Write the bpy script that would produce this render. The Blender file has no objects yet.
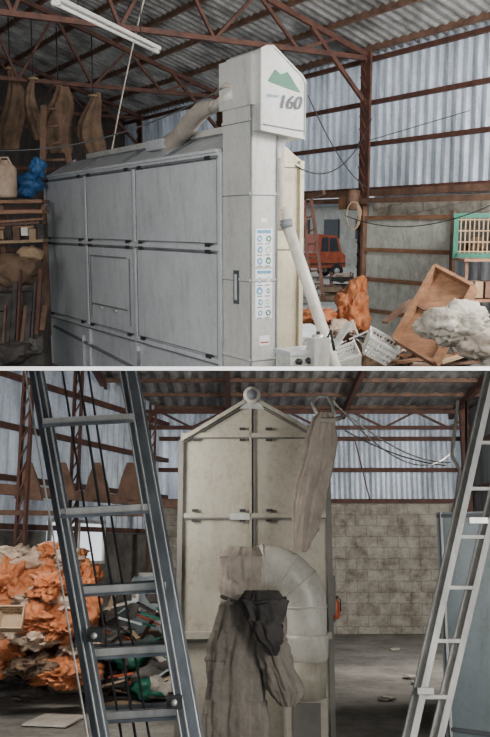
import bpy, bmesh, math, random
from mathutils import Vector, Matrix, noise
random.seed(7)
F=850.0; CAMZ=2.4
scene=bpy.context.scene
# ---------------------------------------------------------------- camera
cd=bpy.data.cameras.new("camera"); cam=bpy.data.objects.new("camera",cd)
scene.collection.objects.link(cam); cam.location=(0,0,CAMZ); cam.rotation_euler=(math.pi/2,0,0)
cd.sensor_fit='VERTICAL'; cd.sensor_height=24; cd.lens=24*F/737; cd.clip_end=200
scene.camera=cam
# ---------------------------------------------------------------- two building bays (upper / lower), each a rigid pitched frame
TH={'A':math.atan(143/F),'B':-math.atan(177/F)}
ROT={k:Matrix.Rotation(t,3,'X') for k,t in TH.items()}
def S(room,px,py,d):
    """survey: sight line -> point in the bay's own frame at range d"""
    r=Vector(((px-245)/F,1,(368-py)/F)); l=ROT[room].transposed()@r
    return l*(d/l.y)
# ---------------------------------------------------------------- materials
MATS={}
def mat(name,c1,c2=None,scale=4,rough=.6,metal=0,bump=.1,stretch=(1,1,1),transl=0,kind='noise',emit=0,lo=.35,hi=.65,bscale=None,dirt=0):
    if name in MATS: return MATS[name]
    m=bpy.data.materials.new(name); m.use_nodes=True; nt=m.node_tree; N=nt.nodes; L=nt.links
    p=N['Principled BSDF']; c2=c2 or tuple(x*.7 for x in c1)
    tc=N.new('ShaderNodeTexCoord'); mp=N.new('ShaderNodeMapping'); mp.inputs['Scale'].default_value=stretch
    L.new(tc.outputs['Object'],mp.inputs[0]); vec=mp.outputs[0]
    if kind=='block':
        sx=N.new('ShaderNodeSeparateXYZ'); cx=N.new('ShaderNodeCombineXYZ'); L.new(vec,sx.inputs[0])
        nd=N.new('ShaderNodeTexNoise'); nd.inputs['Scale'].default_value=9; L.new(vec,nd.inputs[0])
        ad=N.new('ShaderNodeMath'); ad.operation='MULTIPLY_ADD'; ad.inputs[1].default_value=.06; L.new(nd.outputs[0],ad.inputs[0]); L.new(sx.outputs[2],ad.inputs[2])
        L.new(sx.outputs[0],cx.inputs[0]); L.new(ad.outputs[0],cx.inputs[1])
        br=N.new('ShaderNodeTexBrick'); L.new(cx.outputs[0],br.inputs[0]); br.inputs['Scale'].default_value=scale
        br.inputs['Color1'].default_value=(*c1,1); br.inputs['Color2'].default_value=(*c2,1)
        br.inputs['Mortar'].default_value=(*[x*.62 for x in c1],1); br.inputs['Mortar Size'].default_value=.012
        n2=N.new('ShaderNodeTexNoise'); n2.inputs['Scale'].default_value=3.5; n2.inputs['Detail'].default_value=12; n2.inputs['Roughness'].default_value=.75; L.new(vec,n2.inputs[0])
        mx=N.new('ShaderNodeMixRGB'); mx.blend_type='MULTIPLY'; mx.inputs[0].default_value=.95
        rp=N.new('ShaderNodeValToRGB'); rp.color_ramp.elements[0].position=.36; rp.color_ramp.elements[0].color=(.36,.33,.29,1); rp.color_ramp.elements[1].position=.6
        L.new(n2.outputs[0],rp.inputs[0]); L.new(br.outputs[0],mx.inputs[1]); L.new(rp.outputs[0],mx.inputs[2]); col=mx.outputs[0]
    else:
        n=N.new('ShaderNodeTexNoise'); n.inputs['Scale'].default_value=scale; n.inputs['Detail'].default_value=8; n.inputs['Roughness'].default_value=.65
        L.new(vec,n.inputs[0]); rp=N.new('ShaderNodeValToRGB'); e=rp.color_ramp.elements
        e[0].position=lo; e[0].color=(*c2,1); e[1].position=hi; e[1].color=(*c1,1)
        L.new(n.outputs[0],rp.inputs[0]); col=rp.outputs[0]
    if dirt:
        for sc,st_,dc in ((5,(1.5,1.5,.35),(.42,.36,.29)),(22,(1,1,1),(.5,.44,.37))):
            m2=N.new('ShaderNodeMapping'); m2.inputs['Scale'].default_value=st_; L.new(tc.outputs['Object'],m2.inputs[0])
            n4=N.new('ShaderNodeTexNoise'); n4.inputs['Scale'].default_value=sc; n4.inputs['Detail'].default_value=9; n4.inputs['Roughness'].default_value=.72; L.new(m2.outputs[0],n4.inputs[0])
            r4=N.new('ShaderNodeValToRGB'); r4.color_ramp.elements[0].position=.50; r4.color_ramp.elements[0].color=(0,0,0,1); r4.color_ramp.elements[1].position=.74; r4.color_ramp.elements[1].color=(dirt,dirt,dirt,1)
            L.new(n4.outputs[0],r4.inputs[0]); x4=N.new('ShaderNodeMixRGB'); x4.blend_type='MULTIPLY'; L.new(r4.outputs[0],x4.inputs[0]); L.new(col,x4.inputs[1]); x4.inputs[2].default_value=(*dc,1); col=x4.outputs[0]
    L.new(col,p.inputs['Base Color']); p.inputs['Roughness'].default_value=rough; p.inputs['Metallic'].default_value=metal
    if bump:
        n3=N.new('ShaderNodeTexNoise'); n3.inputs['Scale'].default_value=bscale or scale*5; n3.inputs['Detail'].default_value=5; L.new(vec,n3.inputs[0])
        b=N.new('ShaderNodeBump'); b.inputs['Strength'].default_value=bump; b.inputs['Distance'].default_value=.03
        L.new(n3.outputs[0],b.inputs['Height']); L.new(b.outputs[0],p.inputs['Normal'])
    if emit:
        L.new(col,p.inputs['Emission Color']); p.inputs['Emission Strength'].default_value=emit
    if transl:
        t=N.new('ShaderNodeBsdfTranslucent'); L.new(col,t.inputs[0]); ms=N.new('ShaderNodeMixShader'); ms.inputs[0].default_value=transl
        L.new(p.outputs[0],ms.inputs[1]); L.new(t.outputs[0],ms.inputs[2]); L.new(ms.outputs[0],N['Material Output'].inputs[0])
    MATS[name]=m; return m
M_dry=mat('dryer_enamel',(.60,.64,.66),(.50,.53,.56),1.5,.38,.05,.03,dirt=.45)
M_tower=mat('elevator_enamel',(.60,.61,.58),(.50,.51,.49),1.2,.4,.05,.03,dirt=.45)
M_dryd=mat('dryer_seam',(.20,.21,.23),(.12,.13,.14),3,.6)
M_cream=mat('dryer_cream',(.40,.37,.30),(.31,.29,.235),1.2,.5,.05,.04,dirt=.6)
M_creamd=mat('dryer_cream_seam',(.16,.15,.13),(.10,.095,.085),3,.6)
M_yel=mat('dryer_yellowed',(.62,.56,.41),(.50,.45,.34),2,.5,dirt=.5)
M_roof=mat('roof_sheet',(.46,.46,.45),(.10,.095,.09),1.4,.5,.2,.1,(1,1,1),.12,dirt=.6)
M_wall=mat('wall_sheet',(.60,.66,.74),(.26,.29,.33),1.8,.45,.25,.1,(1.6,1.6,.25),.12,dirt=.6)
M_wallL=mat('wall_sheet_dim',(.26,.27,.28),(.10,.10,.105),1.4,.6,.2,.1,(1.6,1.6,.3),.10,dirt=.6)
M_wallD=mat('wall_sheet_dark',(.09,.08,.075),(.035,.032,.03),1.4,.8,.1,.1,(1.6,1.6,.3),.05)  # darker sheet colour for the end wall
M_rust=mat('red_oxide_steel',(.14,.057,.038),(.06,.028,.022),6,.7)
M_rustl=mat('brown_timber',(.22,.125,.085),(.10,.056,.038),5,.75)
M_wood=mat('plank_wood',(.36,.19,.105),(.20,.10,.055),4,.6,0,.1,(1,1,5),dirt=.5)
M_tin=mat('galvanised_board',(.70,.73,.66),(.50,.52,.47),7,.5,.1,.1,dirt=.6)
M_conc=mat('concrete',(.32,.305,.28),(.15,.14,.125),1.3,.9,0,.35,dirt=.8)
M_concd=mat('concrete_dark',(.17,.16,.145),(.06,.055,.05),2.5,.95,0,.5)
M_block=mat('concrete_block',(.55,.51,.44),(.44,.405,.345),1.25,.95,0,.5,kind='block')
M_white=mat('white_glow',(.95,.95,.95),(.92,.92,.92),2,.6,0,0,emit=1.1)  # front edge of the slab glows on its own to stay white
M_whp=mat('white_plastic',(.78,.78,.75),(.60,.60,.57),5,.5)
M_alu=mat('aluminium',(.66,.66,.63),(.44,.44,.42),6,.4,.4,.05,(1,1,.3),dirt=.4)
M_aluD=mat('aluminium_backlit',(.22,.25,.28),(.10,.115,.13),6,.45,.5,.05,(1,1,.3))  # darker copy of the aluminium, backlit shade put into the colour
M_black=mat('black_rubber',(.03,.03,.032),(.015,.015,.016),6,.6)
M_duct=mat('flex_duct',(.56,.50,.43),(.38,.34,.29),6,.6)
M_pipe=mat('duct_enamel',(.66,.64,.57),(.52,.50,.44),3,.38,0,.03,dirt=.5)
M_blue=mat('blue_tarp',(.04,.15,.38),(.02,.08,.2),5,.5)
M_org=mat('orange_tarp',(.62,.23,.09),(.38,.12,.045),2.4,.6,0,.3,dirt=.5)
M_cream2=mat('pale_tarp',(.62,.49,.38),(.40,.29,.21),2.4,.7,0,.3,dirt=.5)
M_canvas=mat('canvas_bag',(.33,.295,.25),(.21,.185,.155),5,.9,0,.5,dirt=.3)
M_canvasL=mat('canvas_light',(.50,.43,.36),(.34,.29,.24),5,.9,0,.4,dirt=.3)
M_sack=mat('pale_sack',(.60,.56,.49),(.38,.35,.30),5,.85,0,.4,dirt=.5)
M_brown=mat('brown_sack',(.21,.135,.085),(.09,.06,.04),5,.9,0,.4)
M_dark=mat('dark_debris',(.09,.08,.075),(.03,.029,.027),5,.95,0,.5)
M_green=mat('green_plastic',(.015,.15,.095),(.01,.08,.055),5,.5)
M_gpr=mat('green_print',(.05,.22,.13),(.04,.16,.1),5,.5,0,0)
M_text=mat('dark_print',(.07,.08,.10),(.05,.06,.08),5,.5,0,0)
M_bpr=mat('blue_print',(.16,.40,.62),(.10,.28,.48),9,.5,0,0)
M_ppr=mat('sticker_paper',(.90,.92,.93),(.80,.84,.87),9,.5,0,0)
M_rd=mat('red_paint',(.62,.13,.05),(.40,.07,.03),4,.4,dirt=.5)
M_glass=mat('dark_glass',(.06,.07,.08),(.04,.05,.06),3,.1,0,0)
M_pale=mat('pale_ground',(.62,.60,.56),(.42,.42,.36),2,.9)
M_bluegrey=mat('cabinet_bluegrey',(.42,.49,.53),(.33,.39,.42),1.5,.45,.1,.03,dirt=.4)
M_tan=mat('cardboard',(.42,.30,.19),(.29,.20,.12),4,.9)
M_tube=mat('lamp_housing',(.74,.74,.70),(.60,.60,.55),4,.5,0,0)
# ---------------------------------------------------------------- mesh builder
class O:
    def __init__(s,name,room): s.n=name;s.r=room;s.v=[];s.f=[];s.mi=[];s.sm=[];s.mats=[]
    def m(s,mt):
        if mt not in s.mats: s.mats.append(mt)
        return s.mats.index(mt)
    def add(s,vs,fs,mt,smooth=False):
        b=len(s.v); s.v+= [Vector(v) for v in vs]; k=s.m(mt)
        for f in fs: s.f.append([b+i for i in f]); s.mi.append(k); s.sm.append(smooth)
    def hexa(s,p,mt):
        s.add(p,[(3,2,1,0),(4,5,6,7),(0,1,5,4),(1,2,6,5),(2,3,7,6),(3,0,4,7)],mt)
    def box(s,c,sz,mt,ax=None):
        ax=ax or (Vector((1,0,0)),Vector((0,1,0)),Vector((0,0,1))); c=Vector(c)
        h=[a*(q/2) for a,q in zip(ax,sz)]
        s.hexa([c-h[0]-h[1]-h[2],c+h[0]-h[1]-h[2],c+h[0]+h[1]-h[2],c-h[0]+h[1]-h[2],
                c-h[0]-h[1]+h[2],c+h[0]-h[1]+h[2],c+h[0]+h[1]+h[2],c-h[0]+h[1]+h[2]],mt)
    def beam(s,a,b,w,h,mt,up=Vector((0,0,1))):
        a=Vector(a);b=Vector(b);d=(b-a); l=d.length
        if l<1e-5:return
        d.normalize(); x=d.cross(up)
        if x.length<1e-3: x=d.cross(Vector((0,1,0)))
        x.normalize(); z=x.cross(d); s.box((a+b)/2,(w,l,h),mt,(x,d,z))
    def tube(s,pts,r,mt,n=10,cap=True,sq=1.0,rings=0):
        pts=[Vector(p) for p in pts]; rs=r if isinstance(r,(list,tuple)) else [r]*len(pts)
        if rings:
            q=[];qr=[]
            for i in range(len(pts)-1):
                k=max(1,int((pts[i+1]-pts[i]).length/rings))*2
                for j in range(k):
                    t=j/k; q.append(pts[i].lerp(pts[i+1],t)); qr.append((rs[i]*(1-t)+rs[i+1]*t)*(1.1 if j%2 else .88))
            pts=q+[pts[-1]]; rs=qr+[rs[-1]]
        vs=[];fs=[];prev=None
        for i,p in enumerate(pts):
            t=(pts[min(i+1,len(pts)-1)]-pts[max(i-1,0)]).normalized()
            if prev is None:
                x=t.cross(Vector((0,0,1)));
                if x.length<.05: x=t.cross(Vector((0,1,0)))
            else: x=prev-t*prev.dot(t)
            x.normalize(); prev=x; y=t.cross(x)
            for k in range(n):
                a=2*math.pi*k/n; vs.append(p+x*math.cos(a)*rs[i]+y*math.sin(a)*rs[i]*sq)
        for i in range(len(pts)-1):
            for k in range(n): fs.append((i*n+k,i*n+(k+1)%n,(i+1)*n+(k+1)%n,(i+1)*n+k))
        if cap: fs+= [tuple(range(n))[::-1],tuple((len(pts)-1)*n+k for k in range(n))]
        s.add(vs,fs,mt,True)
    def surf(s,fn,nu,nv,mt,smooth=True):
        vs=[fn(i/nu,j/nv) for i in range(nu+1) for j in range(nv+1)]; w=nv+1
        s.add(vs,[(i*w+j,(i+1)*w+j,(i+1)*w+j+1,i*w+j+1) for i in range(nu) for j in range(nv)],mt,smooth)
    def sheet(s,p0,e1,e2,mt,pitch=.14,amp=.02,nv=1):
        p0=Vector(p0);e1=Vector(e1);e2=Vector(e2);nrm=e1.cross(e2).normalized();L=e1.length
        k=max(4,int(L/pitch)*4); pat=[0,1,1,0]
        s.surf(lambda a,b: p0+e1*a+e2*b+nrm*amp*pat[int(round(a*k))%4],k,nv,mt,False)
    def blob(s,c,r,mt,seed=0,crump=.25,sub=4,fr=1.6,ax=None):
        bm=bmesh.new(); bmesh.ops.create_icosphere(bm,subdivisions=sub,radius=1)
        c=Vector(c);vs=[]
        for v in bm.verts:
            q=v.co.copy(); o=Vector((seed*7.3,seed*3.1,seed*1.7))
            d=noise.noise(q*fr+o)*crump*1.6+ (abs(noise.noise(q*fr*2.3+o))-.2)*-crump*1.5+ (abs(noise.noise(q*fr*5.1+o))-.2)*-crump*.6
            q=q*(1+d); q=Vector((q.x*r[0],q.y*r[1],q.z*r[2]))
            if ax: q=ax[0]*q.x+ax[1]*q.y+ax[2]*q.z
            vs.append(c+q)
        s.add(vs,[[v.index for v in f.verts] for f in bm.faces],mt,True); bm.free()
    def poly(s,pts,th,mt):
        n=len(pts);pts=[Vector(p) for p in pts];th=Vector(th)
        s.add(pts+[p+th for p in pts],[tuple(range(n)),tuple(range(2*n-1,n-1,-1))]+[(i,(i+1)%n,n+(i+1)%n,n+i) for i in range(n)],mt)
    def text(s,txt,p,x,y,size,mt,shear=0):
        c=bpy.data.curves.new('t','FONT');c.body=txt;c.size=size;c.shear=shear
        ob=bpy.data.objects.new('t',c);scene.collection.objects.link(ob)
        me=bpy.data.meshes.new_from_object(ob.evaluated_get(bpy.context.evaluated_depsgraph_get()))
        bpy.data.objects.remove(ob)
        p=Vector(p); nn=x.cross(y).normalized()
        for k in range(3): s.add([p+nn*.0005*k+x*(v.co.x+k*size*.025)+y*v.co.y for v in me.vertices],[list(f.vertices) for f in me.polygons],mt)
    def done(s):
        me=bpy.data.meshes.new(s.n); R=ROT[s.r] if s.r in ROT else Matrix.Identity(3); T=Vector((0,0,CAMZ)) if s.r in ROT else Vector()
        W=[R@v+T for v in s.v]
        me.from_pydata([tuple(v) for v in W],[],s.f); 
        for mt in s.mats: me.materials.append(mt)
        for p,k,q in zip(me.polygons,s.mi,s.sm): p.material_index=k;p.use_smooth=q
        bm=bmesh.new();bm.from_mesh(me)
        if s.r=='A': bmesh.ops.bisect_plane(bm,geom=bm.verts[:]+bm.edges[:]+bm.faces[:],plane_co=(0,0,CAMZ+.007),plane_no=(0,0,1),clear_inner=True)
        if s.r=='B': bmesh.ops.bisect_plane(bm,geom=bm.verts[:]+bm.edges[:]+bm.faces[:],plane_co=(0,0,CAMZ-.007),plane_no=(0,0,1),clear_outer=True)
        if not len(bm.verts): bm.free(); return None
        xs=[v.co for v in bm.verts]; o=Vector([(min(a)+max(a))/2 for a in zip(*xs)]); o.z=min(v.z for v in xs)
        for v in bm.verts: v.co-=o
        bm.to_mesh(me);bm.free()
        ob=bpy.data.objects.new(s.n,me);ob.location=o;scene.collection.objects.link(ob);return ob
X=Vector((1,0,0));Y=Vector((0,1,0));Z=Vector((0,0,1))
def arc(p,q,sag,n=16): 
    p=Vector(p);q=Vector(q); return [p.lerp(q,i/n)-Z*sag*4*(i/n)*(1-i/n) for i in range(n+1)]
def cable(room,pts,r,mt,name='electric_cable'):
    o=O(name,room); o.tube(pts,r,mt,6); o.done()
# ---------------------------------------------------------------- added divider slab, also keeps the light of the two bays apart
o=O('divider_slab','W'); z0=CAMZ
o.box((0,24.3,z0),(60,43.4,.0115),M_concd); o.box((0,2.59,z0),(30,.02,.0118),M_white); o.done()

# ================================================================ BAY A
u=Vector((-.5108,.8597,0)); v=Vector((.8597,.5108,0)); C0=Vector((-.24,9.0,0))
def P(a,b,z): return C0+u*a+v*b+Z*z
FA=-2.26
o=O('floor','A'); o.surf(lambda i,j:P(-12+30*i,-12+17*j,FA),8,8,M_conc,False); o.done()
WB=4.71
o=O('wall_right','A')
o.sheet(P(13.6,WB,.62),u*-22,Z*2.15,M_wall,.19,.045)
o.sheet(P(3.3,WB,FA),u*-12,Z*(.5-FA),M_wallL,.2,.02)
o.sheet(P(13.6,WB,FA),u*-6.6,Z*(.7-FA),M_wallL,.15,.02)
for z in (.58,1.3,1.95,2.62): o.beam(P(13.5,WB-.08,z),P(-8,WB-.08,z),.07,.07,M_rust)
o.beam(P(13.5,WB-.14,.52),P(-8,WB-.14,.52),.14,.10,M_rustl)
o.beam(P(3.2,WB-.05,.28),P(-8,WB-.05,.28),.1,.32,M_block)
o.done()
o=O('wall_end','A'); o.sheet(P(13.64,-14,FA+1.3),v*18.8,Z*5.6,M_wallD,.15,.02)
o.beam(P(13.5,-14,FA+.65),P(13.5,WB,FA+.65),.12,1.4,M_concd)
for z in (-.6,.4,1.4,2.4): o.beam(P(13.5,-14,z),P(13.5,WB,z),.08,.09,M_rust)
o.done()
def rz(b): return 2.75+.33*(WB-b) if b>-1 else 2.75+.33*(WB+1)-.33*(-1-b)
o=O('ceiling','A')
a0=P(14,-1,rz(-1)); o.sheet(P(14,WB+.4,rz(WB+.4)),u*-26,a0-P(14,WB+.4,rz(WB+.4)),M_roof,.2,.04)
o.sheet(P(14,-1,rz(-1)),u*-26,P(14,-14,rz(-14))-a0,M_roof,.2,.04)
o.done()
o=O('trim_1','A')
for i in range(16):
    b=4.5-i*.75; o.beam(P(13.8,b,rz(b)-.06),P(-11,b,rz(b)-.06),.06,.09,M_rustl)
o.done()
def truss(name,a):
    o=O(name,'A'); zb=2.62; bl=-6.7
    top=[(b,rz(b)-.16) for b in [WB-.1-.72*i for i in range(17)] if b>bl]
    for (b0,z0_),(b1,z1_) in zip(top,top[1:]): o.beam(P(a,b0,z0_),P(a,b1,z1_),.07,.08,M_rust)
    o.beam(P(a,WB-.1,zb),P(a,bl,zb),.07,.07,M_rust)
    for i,(b,z) in enumerate(top):
        if i%2==0 and i+1<len(top): 
            o.beam(P(a,b,zb),P(a,top[i+1][0],top[i+1][1]),.045,.045,M_rust)
            if i+2<len(top): o.beam(P(a,top[i+1][0],top[i+1][1]),P(a,top[i+2][0],zb),.045,.045,M_rust)
    for s_ in (-.06,.06): o.beam(P(a+s_,WB-.22,FA),P(a+s_,WB-.22,2.9),.035,.12,M_rust,u)
    k=FA
    while k<2.7: o.beam(P(a-.07,WB-.28,k),P(a+.07,WB-.28,k+.2),.02,.02,M_rust); k+=.2
    o.beam(P(a,WB-.2,1.9),P(a,WB-1.3,rz(WB-1.3)-.2),.06,.06,M_rust)
    o.done()
for a in (-1.4,3.3,8.1,12.2): truss('roof_truss',a)
# ---- grain dryer with bucket elevator
o=O('grain_dryer','A'); L=5.8; Wd=1.0; zt=.74
pts=[P(0,0,FA),P(0,Wd,FA),P(0,Wd,zt-.05),P(0,Wd/2,1.03),P(0,0,zt)]
o.poly(pts,u*L,M_dry)
o.poly([P(-.012,.04,FA),P(-.012,Wd,FA),P(-.012,Wd,zt-.05),P(-.012,Wd/2,1.0),P(-.012,.04,zt-.04)],u*.01,M_yel)
for z_ in (zt-.1,-.235,-1.44): o.beam(P(-.03,.1,z_),P(-.03,Wd,z_),.03,.04,M_yel)
o.beam(P(-.03,Wd-.03,FA),P(-.03,Wd-.03,zt-.05),.05,.05,M_yel,u)
cols=[0,2.22,3.96,L]; rows=[zt,-.235,-1.44]
def strip(a0,z0_,a1,z1_,w,mt,t=.03,b=0): o.beam(P(a0,b-t/2,z0_),P(a1,b-t/2,z1_),t,w,mt) if abs(z0_-z1_)<abs(a0-a1) else o.box((P(a0,b-t/2,z0_)+P(a1,b-t/2,z1_))/2,(w,t,abs(z1_-z0_)),mt,(u,v,Z))
for i in range(3):
    for j in range(2):
        a_0,a_1=cols[i]+.06,cols[i+1]-.06; z_1,z_0=rows[j]-.06,rows[j+1]+.05
        c=P((a_0+a_1)/2,-.012,(z_0+z_1)/2); o.box(c,(a_1-a_0,.024,z_1-z_0),M_dry,(u,v,Z))
        for zz in (z_0,z_1): strip(a_0,zz,a_1,zz,.010,M_dryd,.028)
        for aa in (a_0,a_1): strip(aa,z_0,aa,z_1,.016,M_dryd,.028)
        for fa in (.08,.92):
            for zz in (z_0-.02,z_1+.02): o.box(P(a_0+(a_1-a_0)*fa,-.04,zz),(.12,.03,.04),M_black,(u,v,Z))
for zz in rows: strip(0,zz,L,zz,.05,M_dry,.045)
for aa in cols: strip(aa,FA,aa,zt,.06,M_dry,.04)
for zz in rows[1:]: strip(0,zz-.035,L,zz-.035,.02,M_dryd,.04)
strip(0,zt-.04,L,zt-.04,.02,M_dryd,.05)
strip(2.5,-.42,3.8,-.42,.02,M_dryd,.04);strip(2.5,-1.1,3.8,-1.1,.02,M_dryd,.04);strip(2.4,-.42,2.4,-1.3,.02,M_dryd,.04);strip(3.8,-.42,3.8,-1.3,.02,M_dryd,.04)
for aa in (2.9,3.4): o.box(P(aa,-.05,-1.13),(.12,.04,.03),M_alu,(u,v,Z))
strip(.0,-2.0,5.6,-1.62,.03,M_dryd,.04); strip(4.2,-1.62,4.2,FA,.03,M_dry,.05); strip(2.2,-1.6,2.2,FA,.03,M_dryd,.04)
o.beam(P(0,-.03,zt+.02),P(L,-.03,zt+.02),.1,.03,M_dry); o.beam(P(0,Wd/2,1.05),P(L*.86,Wd/2,1.05),.22,.07,M_tower)
for aa in (0,1.45,2.9,4.35,L-.03): o.beam(P(aa+.01,0,zt+.02),P(aa+.01,Wd/2,1.05),.03,.03,M_dryd)
tz=1.56
def tb(a0,a1,b0,b1,z0_,z1_,mt): o.box(P((a0+a1)/2,(b0+b1)/2,(z0_+z1_)/2),(abs(a1-a0),abs(b1-b0),z1_-z0_),mt,(u,v,Z))
tb(-.60,-.06,-.02,.30,FA,tz,M_tower)
for z_ in (1.0,.3,-.55,-1.35): tb(-.609,-.05,-.029,.309,z_,z_+.025,M_tower); tb(-.607,-.05,-.026,.307,z_-.008,z_,M_dryd)
for b_ in (-.02,.28): tb(-.61,-.60,b_,b_+.02,FA,tz,M_dryd)
tb(-.66,-.02,-.06,.36,FA,-1.98,M_tower)
tb(-.66,-.04,-.05,.10,1.14,1.60,M_tower)
hd=[(.00,1.63),(.06,1.665),(.14,1.67),(.48,1.42),(.51,1.36),(.51,.84),(.00,.90)]
o.poly([P(-.76,b,z) for b,z in hd],u*.66,M_tower)
for (b,z),(b2,z2) in zip(hd,hd[1:]+hd[:1]): o.beam(P(-.765,b,z),P(-.765,b2,z2),.010,.014,M_tower)
o.beam(P(-.768,.03,.95),P(-.768,.49,.91),.008,.010,M_dryd)
o.poly([P(-.60,.22,.88),P(-.60,.42,.88),P(-.55,.38,.66),P(-.55,.26,.66)],u*.22,M_tower)
bp=-.768
o.poly([P(bp,.08,1.35),P(bp,.16,1.46),P(bp,.22,1.42),P(bp,.30,1.45),P(bp,.45,1.27),P(bp,.34,1.29),P(bp,.20,1.32)],u*.004,M_gpr)
o.text('160',P(bp-.002,.18,1.11),v,Z,.18,M_text,.25); o.text('DRYER',P(bp-.002,.06,1.20),v,Z,.045,M_bpr,.2)
def sq(a,b,z,w,h,mt,t=.004): o.box(P(a,b,z),(t,w,h),mt,(u,v,Z))
rs=random.Random(3)
for zc,hh in ((-.22,.38),(-.68,.50)):
    sq(-.604,.14,zc,.20,hh,M_ppr)
    o.beam(P(-.608,.06,zc+hh/2-.03),P(-.608,.22,zc+hh/2-.03),.003,.03,M_bpr)
    n_=int(hh/.11)
    for r_ in range(n_):
        for q_ in range(2):
            c=P(-.608,.095+.09*q_+rs.uniform(-.01,.01),zc-hh/2+.06+r_*.11); mt=(M_bpr,M_tin,M_bpr,M_gpr)[(r_*2+q_*3)%4]; rr=rs.uniform(.025,.04)
            o.add([c+v*rr*rs.uniform(.8,1.1)*math.cos(t*.628)+Z*rr*1.15*rs.uniform(.7,1.1)*math.sin(t*.628) for t in range(10)],[tuple(range(10))],mt)
            o.add([c-u*.001+v*rr*.45*math.cos(t*.7854)+Z*rr*.5*math.sin(t*.7854) for t in range(8)],[tuple(range(8))],M_ppr)
            o.beam(P(-.608,.06+.09*q_,c.z-.05),P(-.608,.12+.09*q_,c.z-.05),.003,.008,M_text)
sq(-.604,.14,.05,.08,.04,M_ppr); sq(-.604,.15,-1.15,.12,.10,M_ppr); sq(-.606,.15,-1.17,.10,.015,M_rd)
o.box(P(-.34,-.026,-.62),(.10,.012,.34),M_text,(u,v,Z)); o.box(P(-.34,-.034,-.62),(.035,.012,.26),M_tin,(u,v,Z))
o.tube([P(-.3,-.03,1.28),P(0.0,-.0,1.25),P(.25,.03,1.20)],.05,M_pipe,10)
o.tube([P(.15,.03,1.23),P(.6,.10,1.24),P(1.1,.22,1.18),P(1.7,.35,1.05),P(2.1,.42,.98)],[.06,.09,.10,.10,.13],M_duct,12,rings=.07)
o.tube([P(-.45,.03,1.30),P(-.2,-.06,1.38),P(.1,0,1.34)],.025,M_duct,8)
o.box(P(2.2,.45,1.0),(.5,.4,.12),M_dry,(u,v,Z))
o.tube([P(-.47,.40,.88),P(-.47,.40,.6),P(-.5,.40,.3),P(-.52,.39,-.05)],.05,M_duct,12,rings=.05)
o.tube([P(-.5,.41,.18),P(-.75,.58,-.6),P(-1.1,.82,-1.75)],.060,M_pipe,14)
o.tube([P(-.54,.43,.05),P(-.56,.44,-.03)],.072,M_dryd,14); o.tube([P(-.90,.69,-1.12),P(-.92,.70,-1.19)],.072,M_alu,14)
o.done()
o=O('dryer_control_cabinet','A')
c=S('A',300,356,8.3); o.box(c+Z*-.3,(.40,.26,.70),M_tin,(v,u,Z)); o.box(c+Z*.06,(.43,.3,.04),M_dry,(v,u,Z))
for k in range(3): o.tube([c+v*(-.12+.12*k)-u*.14+Z*-.02,c+v*(-.12+.12*k)-u*.18+Z*-.02],.03,M_black,10)
c2=S('A',318,340,8.2); o.box(c2+Z*-.12,(.18,.14,.3),M_alu,(v,u,Z)); o.tube([c2,c2+Z*.06],.06,M_alu,12); o.tube([c2+Z*.05,c2+Z*.09],.02,M_black,8)
o.tube([c2+Z*.02+X*.09,c2+Z*.10+X*.12,c2-Z*.1+X*.16],.015,M_black,8)
o.done()
o=O('fluorescent_light','A'); p=S('A',52,-4,8.5);q=S('A',158,48,11.0)
o.beam(p,q,.08,.04,M_tube); o.tube([p-Z*.05,q-Z*.05],.018,M_whp,10)
for t in (.03,.97): o.box(p.lerp(q,t)-Z*.04,(.08,.06,.05),M_tube)
for t in (.2,.8): o.tube([p.lerp(q,t),p.lerp(q,t)+Z*1.2],.006,M_black,6)
o.done()
for i,(px,py,w,h) in enumerate([(10,65,22,78),(58,82,32,66),(93,92,24,60),(33,75,14,60)]):
    o=O('hanging_sack','A'); d=17-.3*i
    top=S('A',px,py,d); k=d/F
    def fn(s_,t,top=top,w=w*k,h=h*k,i=i):
        a=2*math.pi*s_; prof=.25+.75*math.sin(min(1,t*1.25)*math.pi/2); r=w/2*prof*(1+.16*math.sin(a*7+t*3+i))*(1-.25*max(0,t-.8)*5)
        return top+Vector((math.cos(a)*r+.08*math.sin(t*5+i),math.sin(a)*r*.5,-t*h))
    o.surf(fn,42,14,M_brown); o.tube([top+Z*1.0,top-Z*.05],.012,M_black,6); o.tube([top-Z*.06+X*.09*math.cos(t)+Y*.09*math.sin(t) for t in [j*.7 for j in range(10)]],.02,M_tan,6)
    o.done()
def ladder(name,room,bl,br,tl,tr,n,mt,wst=.05,dst=.03,rung=.03,flat=False,rf=(.04,.96),fin=True,o=None):
    o=o or O(name,room); bl,br,tl,tr=map(Vector,(bl,br,tl,tr)); W=(br-bl).normalized(); D=(tl-bl).normalized(); Nn=W.cross(D)
    for a,b in ((bl,tl),(br,tr)):
        o.beam(a,b,dst,wst,mt,Nn)
        for s_ in (-1,1): o.beam(a+Nn*s_*wst/2,b+Nn*s_*wst/2,dst*1.7,wst*.15,mt,Nn)
    for i in range(n):
        t=rf[0]+(rf[1]-rf[0])*i/(n-1); a=bl.lerp(tl,t);b=br.lerp(tr,t)
        if flat: o.beam(a,b,rung*.45,rung*1.3,mt,Nn)
        else: o.tube([a,b],rung/2,mt,8)
    if fin: o.done()
    return o
ladder('step_ladder','A',S('A',42,215,15.4),S('A',80,215,15.4),S('A',44,105,15.8),S('A',58,103,15.8),7,M_rustl,.06,.06,.05)
o=O('storage_rack','A')
for px in (2,44): o.beam(S('A',px,205,13.2),S('A',px,205,13.2)-Z*2,.07,.07,M_rustl)
for py,dd in ((203,13.2),(213,12.6)):
    o.beam(S('A',-60,py,dd),S('A',46,py-2,dd),.5,.05,M_wood)
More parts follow.
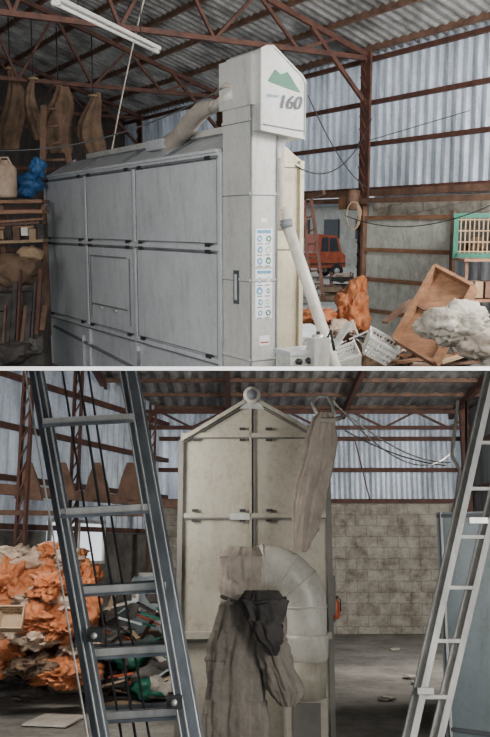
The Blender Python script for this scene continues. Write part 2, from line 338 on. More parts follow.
o.beam(S('A',-40,243,13.0),S('A',46,240,13.0),.4,.04,M_tan)
for k in range(6): c=S('A',2+8*k,234-3*(k%2),12.9); o.box(c,(.1,.2,.12+.05*(k%3)),(M_tan,M_dark,M_rustl,M_whp)[k%4])
for k in range(4): o.beam(S('A',-10,222+k*3,12.8),S('A',44-5*k,218+k*4,12.9),.05,.03,(M_wood,M_rustl)[k%2])
o.done()
o=O('blue_tarpaulin','A'); o.blob(S('A',28,183,13.6),(.24,.2,.16),M_blue,1,.25); o.blob(S('A',38,167,13.6),(.11,.15,.15),M_blue,3,.3);o.blob(S('A',24,192,13.4),(.18,.2,.09),M_blue,5,.3); o.done()
o=O('plastic_jerrycan','A'); c=S('A',6,197,12.9)
o.tube([c,c+Z*.04,c+Z*.42,c+Z*.47,c+Z*.5,c+Z*.54],[.15,.17,.17,.13,.06,.06],M_cream2,16); o.tube([c+Z*.48+X*.1,c+Z*.58+X*.05,c+Z*.58-X*.05,c+Z*.48-X*.1],.015,M_cream2,6); o.done()
o=O('grain_sack','A'); o.blob(S('A',16,270,12.3),(.36,.3,.24),M_brown,8,.18); o.blob(S('A',30,254,12.4),(.18,.2,.12),M_tan,9,.2);o.done()
o=O('masonry_plinth','A')
o.box(S('A',10,330,12.6)-Z*.2,(1.1,.5,1.0),M_concd); o.box(S('A',0,300,12.7),(.8,.5,.25),M_concd); o.done()
o=O('junk_pile','A')
for k in range(9): o.beam(S('A',2+5*k,362-4*k,11.7),S('A',6+5*k,305-4*(k%4)*3,11.9),.03+.02*(k%3),.04,(M_rustl,M_dark,M_dark,M_rust)[k%4])
o.blob(S('A',12,352,11.6),(.3,.2,.15),M_dark,12,.3); o.blob(S('A',34,345,11.8),(.14,.2,.14),M_concd,14,.3)
o.done()
# ---- right hand side
o=O('galvanised_partition','A')
A0,A1=3.05,1.05; zb,zt2=-1.95,.12
o.box(P((A0+A1)/2,4.36,(zb+zt2)/2),(A0-A1,.02,zt2-zb),M_tin,(u,v,Z))
for z_ in (zt2,-.38,-.85,-1.35,-1.8): o.beam(P(A0+.05,4.32,z_),P(A1-.05,4.32,z_),.05,.06,M_wood)
o.beam(P(A0,4.31,FA),P(A0,4.31,.3),.08,.06,M_rustl,u); o.beam(P(A1,4.31,FA),P(A1,4.31,.2),.06,.06,M_rustl,u)
o.done()
o=O('timber_rail','A'); o.beam(P(7.2,4.2,.42),P(-.5,4.2,.36),.08,.08,M_rustl); o.beam(P(7.0,4.2,.2),P(4,4.2,.55),.06,.08,M_rustl)
o.tube([P(3.05,4.1,.55),P(3.05,4.05,.25)],.1,M_rustl,10); o.box(P(3.2,4.05,.35),(.25,.1,.2),M_wood,(u,v,Z)); o.done()
o=O('poultry_crate','A'); c=S('A',478,235,11.0)
ax=(Vector((.97,-.2,0)).normalized(),Vector((.2,.97,0)).normalized(),Z)
for sx in (-1,1):
    for sz in (-1,1): o.box(c+Z*sz*.25+ax[1]*sx*.15,(.60,.05,.06),M_green,ax)
    for sy in (-1,1): o.box(c+ax[0]*sx*.28+ax[1]*sy*.15,(.06,.05,.56),M_green,ax)
for sx in (-1,1): o.box(c+ax[0]*sx*.29,(.02,.3,.5),M_green,ax)
for k in range(9): o.box(c+ax[0]*(-.22+.055*k)-ax[1]*.14,(.014,.012,.48),M_tan,ax)
for sz in (-.2,-.08,.06,.2): o.box(c+Z*sz-ax[1]*.15,(.5,.012,.016),M_tan,ax)
o.box(c+ax[1]*.13,(.5,.02,.48),M_dark,ax); o.blob(c+Z*-.12,(.12,.1,.1),M_brown,77,.2,3); o.box(c+Z*-.245,(.52,.28,.02),M_tan,ax); o.done()
o=O('steel_shelf','A'); c=S('A',482,275,10.8)
for px in (466,505):
    for dd in (10.6,11.1): b_=S('A',px,275,dd); o.beam(b_+Z*.22,Vector((b_.x,b_.y,-1.2)),.04,.04,M_rustl,Y)
for z_ in (.2,-.3): o.box(c+Z*z_,(.6,.55,.03),M_wood)
for k in range(4): o.box(c+Z*(-.17)+X*(-.2+.13*k),(.1,.3,.2),(M_bluegrey,M_tan,M_rustl,M_dark)[k])
o.done()
o=O('wooden_drawer','A')
q=[S('A',438,270,9.4),S('A',476,290,9.0),S('A',437,366,8.7),S('A',397,342,9.1)]
nn=(q[1]-q[0]).cross(q[3]-q[0]).normalized(); nn=nn if nn.y<0 else -nn
o.poly(q,nn*-.03,M_wood)
for a,b in zip(q,q[1:]+q[:1]): o.beam(a+nn*.05,b+nn*.05,.035,.14,M_wood,nn)
o.beam(q[0].lerp(q[3],.5)+nn*.02,q[1].lerp(q[2],.5)+nn*.02,.03,.05,M_rustl,nn)
o.done()
o=O('pale_sack','A'); 
o.blob(S('A',458,325,8.1),(.32,.25,.20),M_sack,21,.30,5,1.7); o.blob(S('A',442,320,8.0),(.17,.2,.13),M_sack,22,.30); o.blob(S('A',484,344,7.9),(.22,.2,.13),M_canvasL,25,.30); o.done()
def basket(name,room,c,w,d,h,mt,ax=(X,Y,Z)):
    o=O(name,room)
    for z_,g in ((0,.8),(h*.33,.87),(h*.66,.94),(h,1)):
        for s_ in (-1,1):
            o.box(c+ax[1]*s_*d/2*g+ax[2]*z_,(w*g,.012,.03),mt,ax); o.box(c+ax[0]*s_*w/2*g+ax[2]*z_,(.012,d*g,.03),mt,ax)
    n=8
    for k in range(n+1):
        t=-.5+k/n
        for s_ in (-1,1):
            o.beam(c+ax[0]*w*.8*t+ax[1]*s_*d*.4,c+ax[0]*w*t+ax[1]*s_*d/2+ax[2]*h,.012,.012,mt)
            o.beam(c+ax[1]*d*.8*t+ax[0]*s_*w*.4,c+ax[1]*d*t+ax[0]*s_*w/2+ax[2]*h,.012,.012,mt)
    o.box(c,(w*.8,d*.8,.01),mt,ax); o.done()
r1=Matrix.Rotation(.5,3,'Y')@Matrix.Rotation(.3,3,'X'); 
basket('plastic_basket','A',S('A',375,354,9.2),.36,.28,.2,M_whp,(r1@X,r1@Y,r1@Z))
r1=Matrix.Rotation(-.35,3,'Y')@Matrix.Rotation(.5,3,'X')
basket('plastic_basket','A',S('A',349,362,8.9),.26,.24,.14,M_whp,(r1@X,r1@Y,r1@Z))
o=O('scrap_heap','A')
for k in range(12):
    px=330+k*14; o.blob(S('A',px,366-random.random()*6,9.9+random.random()*1.2),(.3,.3,.12+.08*random.random()),(M_dark,M_concd,M_tan,M_brown,M_dark)[k%5],30+k,.35,3)
for k in range(90):
    a=S('A',312+random.random()*175,334+random.random()*31,9.7+random.random()*1.0); d=Vector((random.uniform(-1,1),random.uniform(-.4,.4),random.uniform(-.5,.7))).normalized()
    l=random.uniform(.08,.24); o.beam(a-d*l,a+d*l,.03+.08*random.random(),.015,random.choice((M_whp,M_tan,M_wood,M_rustl,M_sack,M_dark,M_alu,M_dark,M_org)))
for (px,py,l1,l2,mt) in ((395,362,470,352,M_wood),(410,366,490,360,M_rustl),(440,362,492,346,M_tan),(385,322,412,300,M_rustl),(330,352,350,322,M_alu)):
    o.beam(S('A',px,py,9.5),S('A',l1,l2,9.9),.08,.03,mt)
o.done()
o=O('orange_tarpaulin','A')
o.blob(S('A',352,312,12.2),(.22,.3,.38),M_org,41,.3,5,1.6); o.blob(S('A',358,290,12.3),(.13,.2,.20),M_org,42,.3); o.blob(S('A',318,316,12.0),(.26,.2,.12),M_org,43,.3); o.blob(S('A',340,328,11.8),(.2,.2,.13),M_cream2,44,.3); o.done()
o=O('red_step_ladder','A')
ladder('x','A',S('A',310,302,13.0),S('A',324,300,13.0),S('A',304,200,13.2),S('A',311,198,13.2),8,M_rust,.04,.03,.03,fin=False,o=o)
o.done()
# outdoors
o=O('yard_ground','A'); o.surf(lambda i,j:P(-8+50*i,WB+.9+40*j,FA-.02),4,4,M_pale,False); o.done()
o=O('yard_building','A')
o.box(P(26,26,-.6),(36,.3,3.4),M_pale,(u,v,Z)); o.box(P(26,25.9,1.15),(36,.8,.2),M_dryd,(u,v,Z))
for k in range(9): o.box(P(12+3*k,25.8,-.2),(1.4,.1,1.1),M_glass,(u,v,Z))
o.done()
o=O('orange_truck','A'); c=S('A',322,250,37); c.z=FA; fx=Vector((.95,.3,0)).normalized(); fy=Vector((-.3,.95,0)).normalized(); ax=(fx,fy,Z)
prof=[(-1.3,.45),(1.1,.45),(1.12,.95),(.95,1.1),(.72,1.82),(-.15,1.9),(-.25,1.1),(-1.3,1.05)]
o.poly([c+fx*a+Z*b for a,b in prof],fy*1.5,M_rd)
o.poly([c+fx*a+Z*b-fy*.01 for a,b in [(-.05,1.15),(.3,1.15),(.3,1.75),(-.0,1.75)]],fy*.01,M_glass)
o.poly([c+fx*a+Z*b-fy*.01 for a,b in [(.36,1.15),(.82,1.15),(.66,1.72),(.36,1.75)]],fy*.01,M_glass)
o.box(c+Z*.62+fx*-.1-fy*.02,(2.4,.03,.06),M_dark,ax); o.box(c+Z*1.12+fx*-.78+fy*.7,(1.0,1.4,.05),M_alu,ax)
for k in range(4): o.beam(c+fx*(-1.25+.3*k)+Z*1.1,c+fx*(-1.25+.3*k)+Z*1.5,.04,.04,M_rd)
o.beam(c+fx*-1.3+Z*1.5,c+fx*-.3+Z*1.5,.04,.05,M_rd)
for a in (-.8,.7):
    for w_ in (0,1.4): o.tube([c+fx*a+fy*(w_-.03)+Z*.3,c+fx*a+fy*(w_+.15)+Z*.3],.3,M_black,18); o.tube([c+fx*a+fy*(w_-.05)+Z*.3,c+fx*a+fy*(w_)+Z*.3],.13,M_alu,14)
o.done()
for k,(px,hh) in enumerate(((308,.7),(330,.45),(342,.8))):
    o=O('storage_crate','A'); c=S('A',px,250,25+k); c.z=FA
    for s_ in (-1,1):
        for z_ in (.1,.35,.6):
            if z_<hh+.1: o.box(c+Y*s_*.3+Z*z_,(.7,.03,.14),(M_sack,M_tan,M_dark)[k]); o.box(c+X*s_*.34+Z*z_,(.03,.6,.14),(M_sack,M_tan,M_dark)[k])
        for t_ in (-1,1): o.beam(c+Y*s_*.28+X*t_*.32,c+Y*s_*.28+X*t_*.32+Z*hh,.05,.05,M_wood,Y)
    o.blob(c+Z*hh*.8,(.28,.25,.15),(M_sack,M_rustl,M_cream2)[k],70+k,.3,3); o.done()
cable('A',arc(S('A',-5,150,8.2),S('A',222,88,7.9),.15),.007,M_black)
cable('A',arc(S('A',110,160,13.5),S('A',145,-5,12),-.1),.012,M_sack)
cable('A',arc(S('A',295,165,8.6),S('A',372,118,13.2),.35),.008,M_black)
cable('A',arc(S('A',308,95,8.6),S('A',375,190,13.0),.2),.007,M_black)
cable('A',arc(S('A',345,215,12.6),S('A',490,205,10.0),.2),.007,M_black)
cable('A',arc(S('A',335,150,13),S('A',470,110,11.6),.0),.006,M_black)
c=S('A',354,215,12.6)
cable('A',[c+X*.11*math.cos(t)*(1-.01*t)+Z*.20*math.sin(t)+Y*.01*t for t in [j*.4 for j in range(50)]],.008,M_tan,'cable_coil')

# ================================================================ BAY B
FB=-1.6; s=lambda px,py,d:S('B',px,py,d)
def sx(px,d): return s(px,545,d).x
D=16.4
o=O('floor','B'); o.surf(lambda i,j:Vector((-9+18*i,1.0+17*j,FB)),8,8,M_conc,False); o.done()
o=O('wall_back','B'); zt_=.80
o.box(Vector((1.4,D+.1,(FB+zt_)/2)),(7.2,.2,zt_-FB),M_block)
o.sheet(Vector((-3,D+.15,zt_)),X*9,Z*2.6,M_wall,.2,.05)
for z_ in (zt_+.03,1.42,2.02,2.6): o.beam(Vector((-3,D-.02,z_)),Vector((6,D-.02,z_)),.07,.08,M_rust)
o.done()
LW0=Vector((-1.6,D,0)); LW1=Vector((-5.3,6.0,0)); ld=(LW1-LW0)
o=O('wall_left','B')
o.sheet(LW0+Z*.2,ld,Z*2.9,M_wall,.2,.05)
o.beam(LW0+Z*(FB+.9),LW1+Z*(FB+.9),.12,1.8,M_concd)
for z_ in (.25,.9,1.6,2.3): o.beam(LW0+Z*z_-X*-.1,LW1+Z*z_-X*-.1,.07,.08,M_rust)
o.done()
o=O('window_1','B'); n_=ld.normalized()
c=LW0.lerp(LW1,.30)+Z*.05+X*.12; axw=(n_,Vector((-n_.y,n_.x,0)),Z)
o.box(c,(1.6,.03,.6),mat('window_pane',(.85,.9,.95),(.75,.82,.88),2,.3,0,0,emit=1.0),axw)
for k in (-.8,0,.8): o.box(c+n_*k+X*.03,(.05,.05,.66),M_alu,axw)
for k in (-.31,.31): o.box(c+Z*k+X*.03,(1.65,.05,.05),M_alu,axw)
o.done()
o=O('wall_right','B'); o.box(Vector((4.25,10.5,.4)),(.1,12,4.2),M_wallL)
for z_ in (1.0,1.8): o.beam(Vector((4.18,16,z_)),Vector((4.18,6,z_)),.06,.1,M_rust)
o.beam(Vector((4.1,15.8,FB)),Vector((4.1,15.8,3)),.14,.14,M_rust,Y); o.done()
def rb(y): return 2.62+.10*(D-y)
o=O('ceiling','B'); o.sheet(Vector((-9,D+.4,rb(D+.4))),X*18,Vector((0,-13,1.3)),M_roof,.24,.05); o.done()
o=O('trim_2','B')
for k in range(9): o.beam(Vector((-9,D-.3-k*.9,rb(D-.3-k*.9)-.06)),Vector((8,D-.3-k*.9,rb(D-.3-k*.9)-.06)),.06,.07,M_rustl)
for x_ in (-4.5,-2.4,-.3,1.9,4.0): o.beam(Vector((x_,D,rb(D)-.16)),Vector((x_,D-12,rb(D-12)-.16)),.08,.12,M_rust)
o.done()
for i,yy in enumerate((D-.6,)):
    o=O('roof_truss','B'); z1=rb(yy)-.22; z2=z1-.30
    o.beam(Vector((-7,yy,z1)),Vector((5,yy,z1)),.07,.07,M_rust); o.beam(Vector((-7,yy,z2)),Vector((5,yy,z2)),.07,.07,M_rust)
    for k in range(20):
        x=-7+.6*k; o.beam(Vector((x,yy,z1 if k%2 else z2)),Vector((x+.6,yy,z2 if k%2 else z1)),.04,.04,M_rust)
    o.done()
for px,dd in ((20,10.2),(72,12),(150,15)):
    o=O('steel_stanchion','B'); x=sx(px,dd)
    for s_ in (-.05,.05): o.beam(Vector((x+s_,dd,FB)),Vector((x+s_,dd,2.5)),.12,.03,M_rust,X)
    k=FB
    while k<2.3: o.beam(Vector((x-.05,dd-.05,k)),Vector((x+.05,dd-.05,k+.2)),.02,.02,M_rust,Y); k+=.2
    o.done()
o=O('timber_rack','B')
o.beam(s(-5,488,9.9),s(178,504,13.4),.12,.12,M_rustl)
for px,dd in ((28,10.3),(62,10.8),(97,11.4),(130,12.1)):
    o.poly([s(px-14,498,dd),s(px+14,500,dd),s(px+10,482,dd),s(px+3,462,dd),s(px-3,462,dd),s(px-9,478,dd)],Y*.08,M_rustl)
o.beam(s(0,512,9.9),s(150,514,13),.1,.06,M_rustl)
o.done()
# ---- dryer gable end
o=O('grain_dryer','B'); d=7.0; y0=d
xl,xr=sx(180,d),sx(329,d); ze=s(180,440,d).z; za=s(252,402,d).z; xm=sx(252,d)
o.poly([Vector((xl,y0,FB)),Vector((xr,y0,FB)),Vector((xr,y0,ze)),Vector((xm+.06,y0,za)),Vector((xm-.06,y0,za)),Vector((xl,y0,ze))],Y*3.0,M_cream)
def pn(x0,x1,z0_,z1_,zr=None):
    zr=z1_ if zr is None else zr
    o.poly([Vector((x0+.02,y0-.014,z0_+.02)),Vector((x1-.02,y0-.014,z0_+.02)),Vector((x1-.02,y0-.014,zr-.02)),Vector((x0+.02,y0-.014,z1_-.02))],Y*.014,M_cream)
za1=s(250,435,d).z; za2=s(250,515,d).z; za3=s(250,634,d).z
pn(xl,xm,za2,za1);pn(xm,xr,za2,za1);pn(xl,xm,za3,za2);pn(xm,xr,za3,za2);pn(xl,xm,FB,za3-.05);pn(xm,xr,FB,za3-.05)
pn(xl,xm,za1,ze,za-.01);pn(xm,xr,za1,za,ze-.01)
def st(a,b,w,mt,t=.03): o.beam(Vector((a[0],y0-t/2,a[1])),Vector((b[0],y0-t/2,b[1])),w if abs(a[0]-b[0])<1e-4 else t, t if abs(a[0]-b[0])<1e-4 else w,mt,Y if abs(a[0]-b[0])<1e-4 else Z)
for z_ in (za1,za2): st((xl,z_),(xr,z_),.035,M_cream,.04); st((xl,z_-.022),(xr,z_-.022),.014,M_creamd,.036)
st((xl,za3),(xr,za3),.05,M_cream,.09); st((xl,za3-.04),(xr,za3-.04),.03,M_creamd,.05)
for x_ in (xl,xr): st((x_,FB),(x_,ze),.04,M_creamd,.05)
st((xm-.012,FB),(xm-.012,za),.02,M_cream,.04);st((xm+.016,FB),(xm+.016,za),.014,M_creamd,.03)
for a,b in (((xl,ze),(xm-.06,za)),((xm+.06,za),(xr,ze))): o.beam(Vector((a[0],y0-.03,a[1])),Vector((b[0],y0-.03,b[1])),.08,.03,M_cream); o.beam(Vector((a[0],y0-.02,a[1]-.03)),Vector((b[0],y0-.02,b[1]-.03)),.05,.012,M_creamd)
for z_ in (za1-.04,za2-.04,za2+.04,za1+.05):
    for f in (.1,.42,.6,.9): o.box(Vector((xl+(xr-xl)*f,y0-.03,z_)),(.05,.02,.02),M_black)
o.box(Vector((xm-.1,y0-.03,za2-.01)),(.16,.03,.05),M_alu); 
o.poly([Vector((xm-.1,y0-.05,za-.06)),Vector((xm+.1,y0-.05,za-.06)),Vector((xm+.05,y0-.05,za+.03)),Vector((xm-.05,y0-.05,za+.03))],Y*.05,M_alu)
o.tube([Vector((xm,y0-.09,za+.05)),Vector((xm,y0+.02,za+.05))],.07,M_pipe,18); o.tube([Vector((xm,y0-.1,za+.05)),Vector((xm,y0-.088,za+.05))],.045,M_dryd,18)
o.box(Vector((xr+.02,y0+.1,za3+.3)),(.05,.2,.3),M_creamd)
dd=6.6; e0=s(305,612,dd); pts=[s(232,568,dd),s(256,568,dd)]
cc=s(264,606,dd); ra=s(305,606,dd).x-cc.x
for k_ in range(0,9):
    an=math.pi/2*(1-k_/8); pts.append(cc+X*ra*math.cos(an)+Z*ra*.95*math.sin(an))
pts+= [s(305,625,dd),s(305,640,dd)]
o.tube(pts,.163,M_pipe,28)
for i in (2,5,7,10): 
    t=(pts[i+1]-pts[i-1]).normalized(); o.tube([pts[i]-t*.008,pts[i]+t*.008],.169,M_pipe,28)
e=pts[-1]; o.tube([e+Z*.05,e+Z*.02,e-Z*.12,e-Z*.15],[.178,.178,.172,.16],M_pipe,24)
o.tube([e-Z*.14,e-Z*.40],[.165,.15],M_cream,24)
o.box(e+Vector((0,.1,-.72)),(.30,.36,.66),M_cream); o.box(e+Vector((0,-.09,-.55)),(.2,.02,.25),M_creamd)
o.done()
def fold(o,path,wid,mt,seed=0,folds=5,amp=.18,dep=.5,nu=90,nv=60,lump=1.0):
    path=[Vector(p) for p in path]
    def at(lst,t):
        k=t*(len(lst)-1);i=min(int(k),len(lst)-2);f=k-i; f=f*f*(3-2*f)
        return lst[i]*(1-f)+lst[i+1]*f
    def fn(a_,t):
        a=2*math.pi*a_; c=at(path,t); w=at(wid,t)
        w1=math.sin(a*folds+seed+3*noise.noise(Vector((t*2.2,seed,0)))); w2=math.sin(a*folds*2.3+seed*2+2*noise.noise(Vector((t*3,seed+4,0))))
        q=1+amp*(1-2*abs(w1))*.8+amp*.35*(1-2*abs(w2))+lump*amp*1.0*noise.noise(Vector((math.cos(a)*1.5,math.sin(a)*1.5,t*6+seed)))
        q+=lump*.8*amp*(abs(noise.noise(Vector((math.cos(a)*2.5+t*4,math.sin(a)*2.5+seed,t*13))))-.2)
        return c+Vector((math.cos(a)*w*q,math.sin(a)*w*dep*q,0))
    o.surf(fn,nu,nv,mt)
k=6.5/F
o=O('fabric_chute_sleeve','B')
fold(o,[s(325,412,6.5),s(323,422,6.5),s(320,440,6.5),s(315,470,6.5),s(310,500,6.5),s(305,528,6.5),s(300,552,6.5)],[7*k,12*k,15*k,16*k,15*k,12*k,6*k],M_canvasL,2,5,.20,.5,lump=.6)
o.tube([s(317,414,6.5),s(312,402,6.55),s(318,396,6.6),s(328,396,6.6),s(333,406,6.55),s(335,420,6.5)],.014,M_alu,8); 
o.tube([s(314,418,6.55),s(330,420,6.4),s(339,418,6.55)],.02,M_sack,8)
o.done()
o=O('canvas_duct_bag','B'); k=6.2/F
fold(o,[s(242,546,6.3),s(240,556,6.2),s(240,580,6.15),s(240,602,6.1),s(244,612,6.05)],[15*k,21*k,19*k,18*k,16*k],M_canvasL,4,4,.14,.9)
fold(o,[s(250,594,5.95),s(247,604,5.9),s(243,630,5.9),s(238,660,5.9),s(236,700,5.9),s(236,750,5.9)],[12*k,24*k,28*k,25*k,25*k,27*k],M_canvas,9,4,.17,.5,110,90,.9)
fold(o,[s(268,596,6.0),s(268,612,5.8),s(271,640,5.8),s(278,665,5.8),s(286,690,5.8),s(288,706,5.8)],[12*k,15*k,13*k,14*k,15*k,6*k],M_canvas,13,4,.20,.6)
fold(o,[s(262,590,5.75),s(262,600,5.7),s(266,620,5.65),s(270,640,5.65),s(273,655,5.65)],[14*k,20*k,15*k,10*k,4*k],M_dark,17,4,.2,.5,70,40)
o.tube([s(222,596,6.1),s(240,603,5.75),s(262,602,5.58),s(285,598,5.9)],.014,M_black,8)
o.done()
o=O('extension_ladder','B')
bl=s(106,770,3.6);br=s(203,770,3.6);tl=s(30,340,3.95);tr=s(128,340,3.95)
Wd_=(br-bl).normalized()
ladder('x','B',bl,br,tl,tr,0,M_aluD,.07,.028,.05,fin=False,o=o)
off=Vector((.0,-.085,0)); i_=Wd_*.036
ladder('x','B',bl+off+i_,br+off-i_,tl+off+i_,tr+off-i_,0,M_aluD,.055,.020,.03,fin=False,o=o)
for q_ in (-.022,.022,.05):  # thin pale strips stand for highlights along the stiles
    for a,b in ((bl,tl),(br,tr)): o.beam(a+Wd_*q_*(1 if a is bl else -1)-Y*.125,b+Wd_*q_*(1 if a is bl else -1)-Y*.125,.005,.006,M_alu)
for py0,xa,xb in ((421,44,134),(511,62,150),(589,78,166),(651,90,180),(714,103,192)):
    a=s(xa,py0+1,3.7);b=s(xb,py0-4,3.7); o.beam(a,b,.05,.030,M_alu); o.beam(a+Vector((0,.08,.012)),b+Vector((0,.08,.012)),.04,.02,M_aluD)
    o.beam(a+Vector((0,-.03,-.02)),b+Vector((0,-.03,-.02)),.02,.012,M_aluD)
o.tube(arc(s(62,368,3.9),s(122,740,3.7),0.0),.005,M_black,6); o.tube(arc(s(78,368,3.85),s(136,740,3.7),-.0),.006,M_black,6)
o.tube(arc(s(88,368,3.85),s(150,740,3.7),.03),.005,M_black,6)
for py,xx in ((634,96),(700,175)): c=s(xx,py,3.55); o.box(c,(.06,.08,.05),M_black); o.tube([c-Y*.06,c-Y*.02],.012,M_alu,10)
o.done()
o=O('aluminium_ladder','B')
ladder('x','B',s(403,765,4.4),s(430,765,4.5),s(496,350,4.9),s(528,350,5.0),9,M_alu,.05,.026,.04,flat=True,rf=(.02,.98),fin=False,o=o)
o.box(s(478,520,4.65),(.10,.04,.03),M_alu); o.box(s(425,690,4.45),(.08,.04,.03),M_alu)
o.done()
o=O('steel_cabinet','B'); c0=s(436,512,7.5); 
p1=Vector((c0.x,7.5,0));o.hexa([p1+Z*FB,p1+Vector((1.4,-1.0,FB)),p1+Vector((1.8,.0,FB)),p1+Vector((.4,1,FB)),p1+Z*c0.z,p1+Vector((1.4,-1.0,c0.z)),p1+Vector((1.8,.0,c0.z)),p1+Vector((.4,1,c0.z))],M_bluegrey)
dr=Vector((1.4,-1.0,0)).normalized()
for z_ in (c0.z-.03,FB+.12): o.beam(p1+Z*z_-Y*.02,p1+dr*1.7+Z*z_-Y*.02,.02,.03,M_dryd)
o.beam(p1+dr*.04-Y*.015+Z*FB,p1+dr*.04-Y*.015+Z*c0.z,.02,.03,M_whp,Y); o.beam(p1+dr*.86-Y*.02+Z*FB,p1+dr*.86-Y*.02+Z*c0.z,.02,.02,M_dryd,Y)
o.box(p1+dr*.78-Y*.05+Z*-.2,(.03,.04,.2),M_alu); o.done()
o=O('fire_extinguisher','B'); c=s(336,618,16.2); o.tube([c-Z*.0,c+Z*.03,c+Z*.26,c+Z*.32,c+Z*.35],[.06,.075,.075,.05,.03],M_rd,14); o.box(c+Z*.38,(.1,.05,.05),M_black); o.tube([c+Z*.38,c+Z*.34+X*.09,c+Z*.13+X*.09],.012,M_black,6)
o.box(c+Z*.2+Y*.12,(.1,.1,.06),M_dark); o.done()
o=O('orange_tarpaulin_heap','B')
for k,(px,py,dd,rx,rzz,mt) in enumerate([(40,645,9.0,.42,.24,M_org),(20,600,9.2,.34,.28,M_org),(62,575,9.3,.28,.24,M_org),(28,568,9.4,.28,.20,M_cream2),(72,612,8.9,.26,.26,M_org),(46,600,8.8,.28,.15,M_cream2),
    (8,580,9.1,.22,.22,M_org),(78,642,8.8,.20,.14,M_cream2),(60,553,9.4,.20,.13,M_org),(14,556,9.5,.18,.12,M_cream2),(22,628,8.7,.22,.12,M_cream2),(52,584,8.6,.18,.12,M_org),(85,585,9.3,.15,.20,M_org),(60,672,8.6,.28,.14,M_org),(36,618,8.5,.2,.11,M_org),(8,655,8.6,.2,.15,M_org),
    (25,680,8.8,.34,.13,M_dark),(70,560,9.1,.12,.10,M_cream2),(40,638,8.5,.18,.09,M_cream2),(66,628,8.5,.14,.12,M_org),(30,664,8.5,.2,.10,M_brown)]):
    o.blob(s(px,py,dd),(rx,.30,rzz),mt,60+k,.44,5,1.7)
o.done()
ri=Matrix.Rotation(1.1,3,'X')
basket('wicker_basket','B',s(12,622,7.9),.24,.20,.12,M_tan,(ri@X,ri@Y,ri@Z))
o=O('plastic_drum','B'); c=s(150,600,11.5); c.z=FB; o.tube([c,c+Z*.02,c+Z*.5,c+Z*.52,c+Z*1.15,c+Z*1.2],[.22,.25,.25,.265,.25,.22],M_bluegrey,20); 
o.tube([c+Z*1.2,c+Z*1.25],.16,M_whp,18);o.done()
o=O('scrap_heap','B')
for k in range(14):
    o.blob(s(108+random.random()*67,650+random.random()*36,9.3+random.random()),(.2,.25,.12),(M_dark,M_sack,M_concd,M_green)[k%4],90+k,.3,3)
for k in range(90):
    a=s(98+random.random()*78,595+random.random()*95,9.1+random.random()*1.2); dv=Vector((random.uniform(-1,1),random.uniform(-.4,.4),random.uniform(-.4,.5))).normalized()
    l=random.uniform(.06,.18); o.beam(a-dv*l,a+dv*l,.04+.10*random.random(),.02,random.choice((M_whp,M_tan,M_cream2,M_rustl,M_sack,M_dark,M_dark,M_green,M_bluegrey,M_rd)))
o.done()
for px,py,r_ in ((75,690,.3),(55,722,-.2),(120,708,.8)):
    o=O('flattened_cardboard','B'); l=s(px,py,5); t=FB/l.z; c=l*t; o.box(c+Z*.02,(.42,.5,.015),(M_tan,M_sack)[px==55],(Vector((math.cos(r_),math.sin(r_),0)),Vector((-math.sin(r_),math.cos(r_),0)),Z)); o.done()
for px,py in ((410,678),(418,684),(20,700),(395,650),(386,700)):
    o=O('paper_scrap','B'); l=s(px,py,5); c=l*(FB/l.z); o.blob(c+Z*.02,(.08,.08,.02),M_sack,px,.4,3); o.done()
cable('B',arc(s(333,402,6.3),s(450,462,9),.12),.006,M_sack)
cable('B',arc(s(333,400,6.3),s(455,448,12),.35),.006,M_sack)
cable('B',arc(s(345,430,14),s(445,465,15),.1),.012,M_black)
cable('B',arc(s(355,440,14),s(370,500,15),.0),.012,M_rust)
cable('B',[s(458,400,9),s(452,455,9),s(460,470,9),s(456,500,9),s(450,520,9)],.02,M_sack); cable('B',[s(466,400,9),s(467,520,9)],.012,M_black)

# ---------------------------------------------------------------- lights
w=bpy.data.worlds.new('world');scene.world=w;w.use_nodes=True
bg=w.node_tree.nodes['Background'];bg.inputs[0].default_value=(.88,.94,1,1);bg.inputs[1].default_value=.62
def area(name,loc,tgt,size,power,col=(1,1,1),sy=None):
    l=bpy.data.lights.new(name,'AREA');l.energy=power;l.size=size;l.color=col
    if sy: l.shape='RECTANGLE'; l.size_y=sy
    ob=bpy.data.objects.new(name,l);scene.collection.objects.link(ob);ob.location=loc
    ob.rotation_euler=(Vector(tgt)-Vector(loc)).to_track_quat('-Z','Y').to_euler();return ob
def spot(name,loc,tgt,power,ang,col=(1,.93,.82)):
    l=bpy.data.lights.new(name,'SPOT');l.energy=power;l.spot_size=ang;l.spot_blend=.5;l.shadow_soft_size=.15;l.color=col
    ob=bpy.data.objects.new(name,l);scene.collection.objects.link(ob);ob.location=loc
    ob.rotation_euler=(Vector(tgt)-Vector(loc)).to_track_quat('-Z','Y').to_euler()
def Wd(room,p): return ROT[room]@Vector(p)+Vector((0,0,CAMZ))
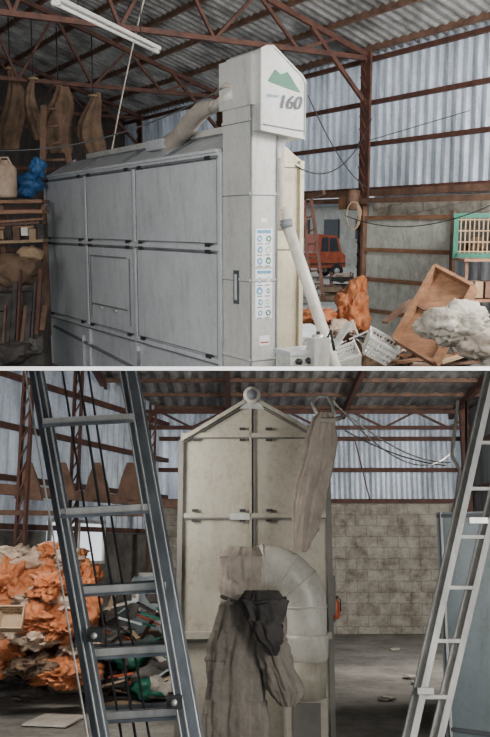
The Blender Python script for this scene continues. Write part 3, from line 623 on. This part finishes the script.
area('skylight_upper_wall',Wd('A',P(4,WB+3,1.8)),Wd('A',P(4,WB,1.6)),16,1400,(.9,.95,1),3.5)
area('fill_upper_front',Wd('A',(2.5,2,1.6)),Wd('A',(-.3,10,0)),3,190,(1,.96,.9))  # added soft fill from the camera side
area('fill_upper_left',Wd('A',(-3.6,4.5,1.2)),Wd('A',P(2.5,0,-.4)),1.6,190,(1,.98,.96))  # added fill to lift the long face of the dryer
area('fill_upper_aisle',Wd('A',P(-4.5,2.6,1.9)),Wd('A',P(5,4.7,1.3)),1.2,230,(1,.98,.95))  # added lamp grazing the right wall so its ribs show
area('fill_upper_right',Wd('A',P(-2.5,4.2,1.6)),Wd('A',P(0,.6,0)),1.0,170,(1,.95,.87))  # added fill on the gable end of the dryer
area('fill_upper_corner',Wd('A',P(-2.6,2.6,1.0)),Wd('A',P(2.2,4.7,-.9)),.8,110,(1,.97,.92))  # added fill to brighten the galvanised partition
spot('sun_upper_opening',Wd('A',P(5.2,7.2,2.2)),Wd('A',P(3.2,3.6,-1.7)),900,.6)
area('skylight_lower_wall',Wd('B',(1,D+2.2,1.9)),Wd('B',(1,D,1.7)),9,380,(.92,.96,1),2)
lc=LW0.lerp(LW1,.5)+Vector((-2.2,.9,1.4)); area('skylight_lower_left',Wd('B',lc),Wd('B',LW0.lerp(LW1,.5)+Z*1.2),10,420,(.92,.96,1),2.4)
area('fill_lower_front',Wd('B',(2.6,2.2,.4)),Wd('B',(0,9,-.5)),1.6,150,(1,.97,.92))  # added front fill for the lower bay
area('fill_lower_right',Wd('B',(3.6,10.5,1.2)),Wd('B',(1.6,16.4,-.2)),1.6,190,(1,.97,.92))  # added fill lighting the back wall from the side
area('fill_lower_left',Wd('B',(-1.6,6.0,.9)),Wd('B',(-2.2,11,-1.0)),1.0,120,(1,.96,.9))  # added fill towards the left side of the bay
spot('sun_lower_window',Wd('B',(-3.4,10.8,1.5)),Wd('B',(-1.3,8.2,FB)),520,.5)
spot('sun_lower_door',Wd('B',(3.7,13.5,1.6)),Wd('B',(1.9,11.0,FB)),420,.55)
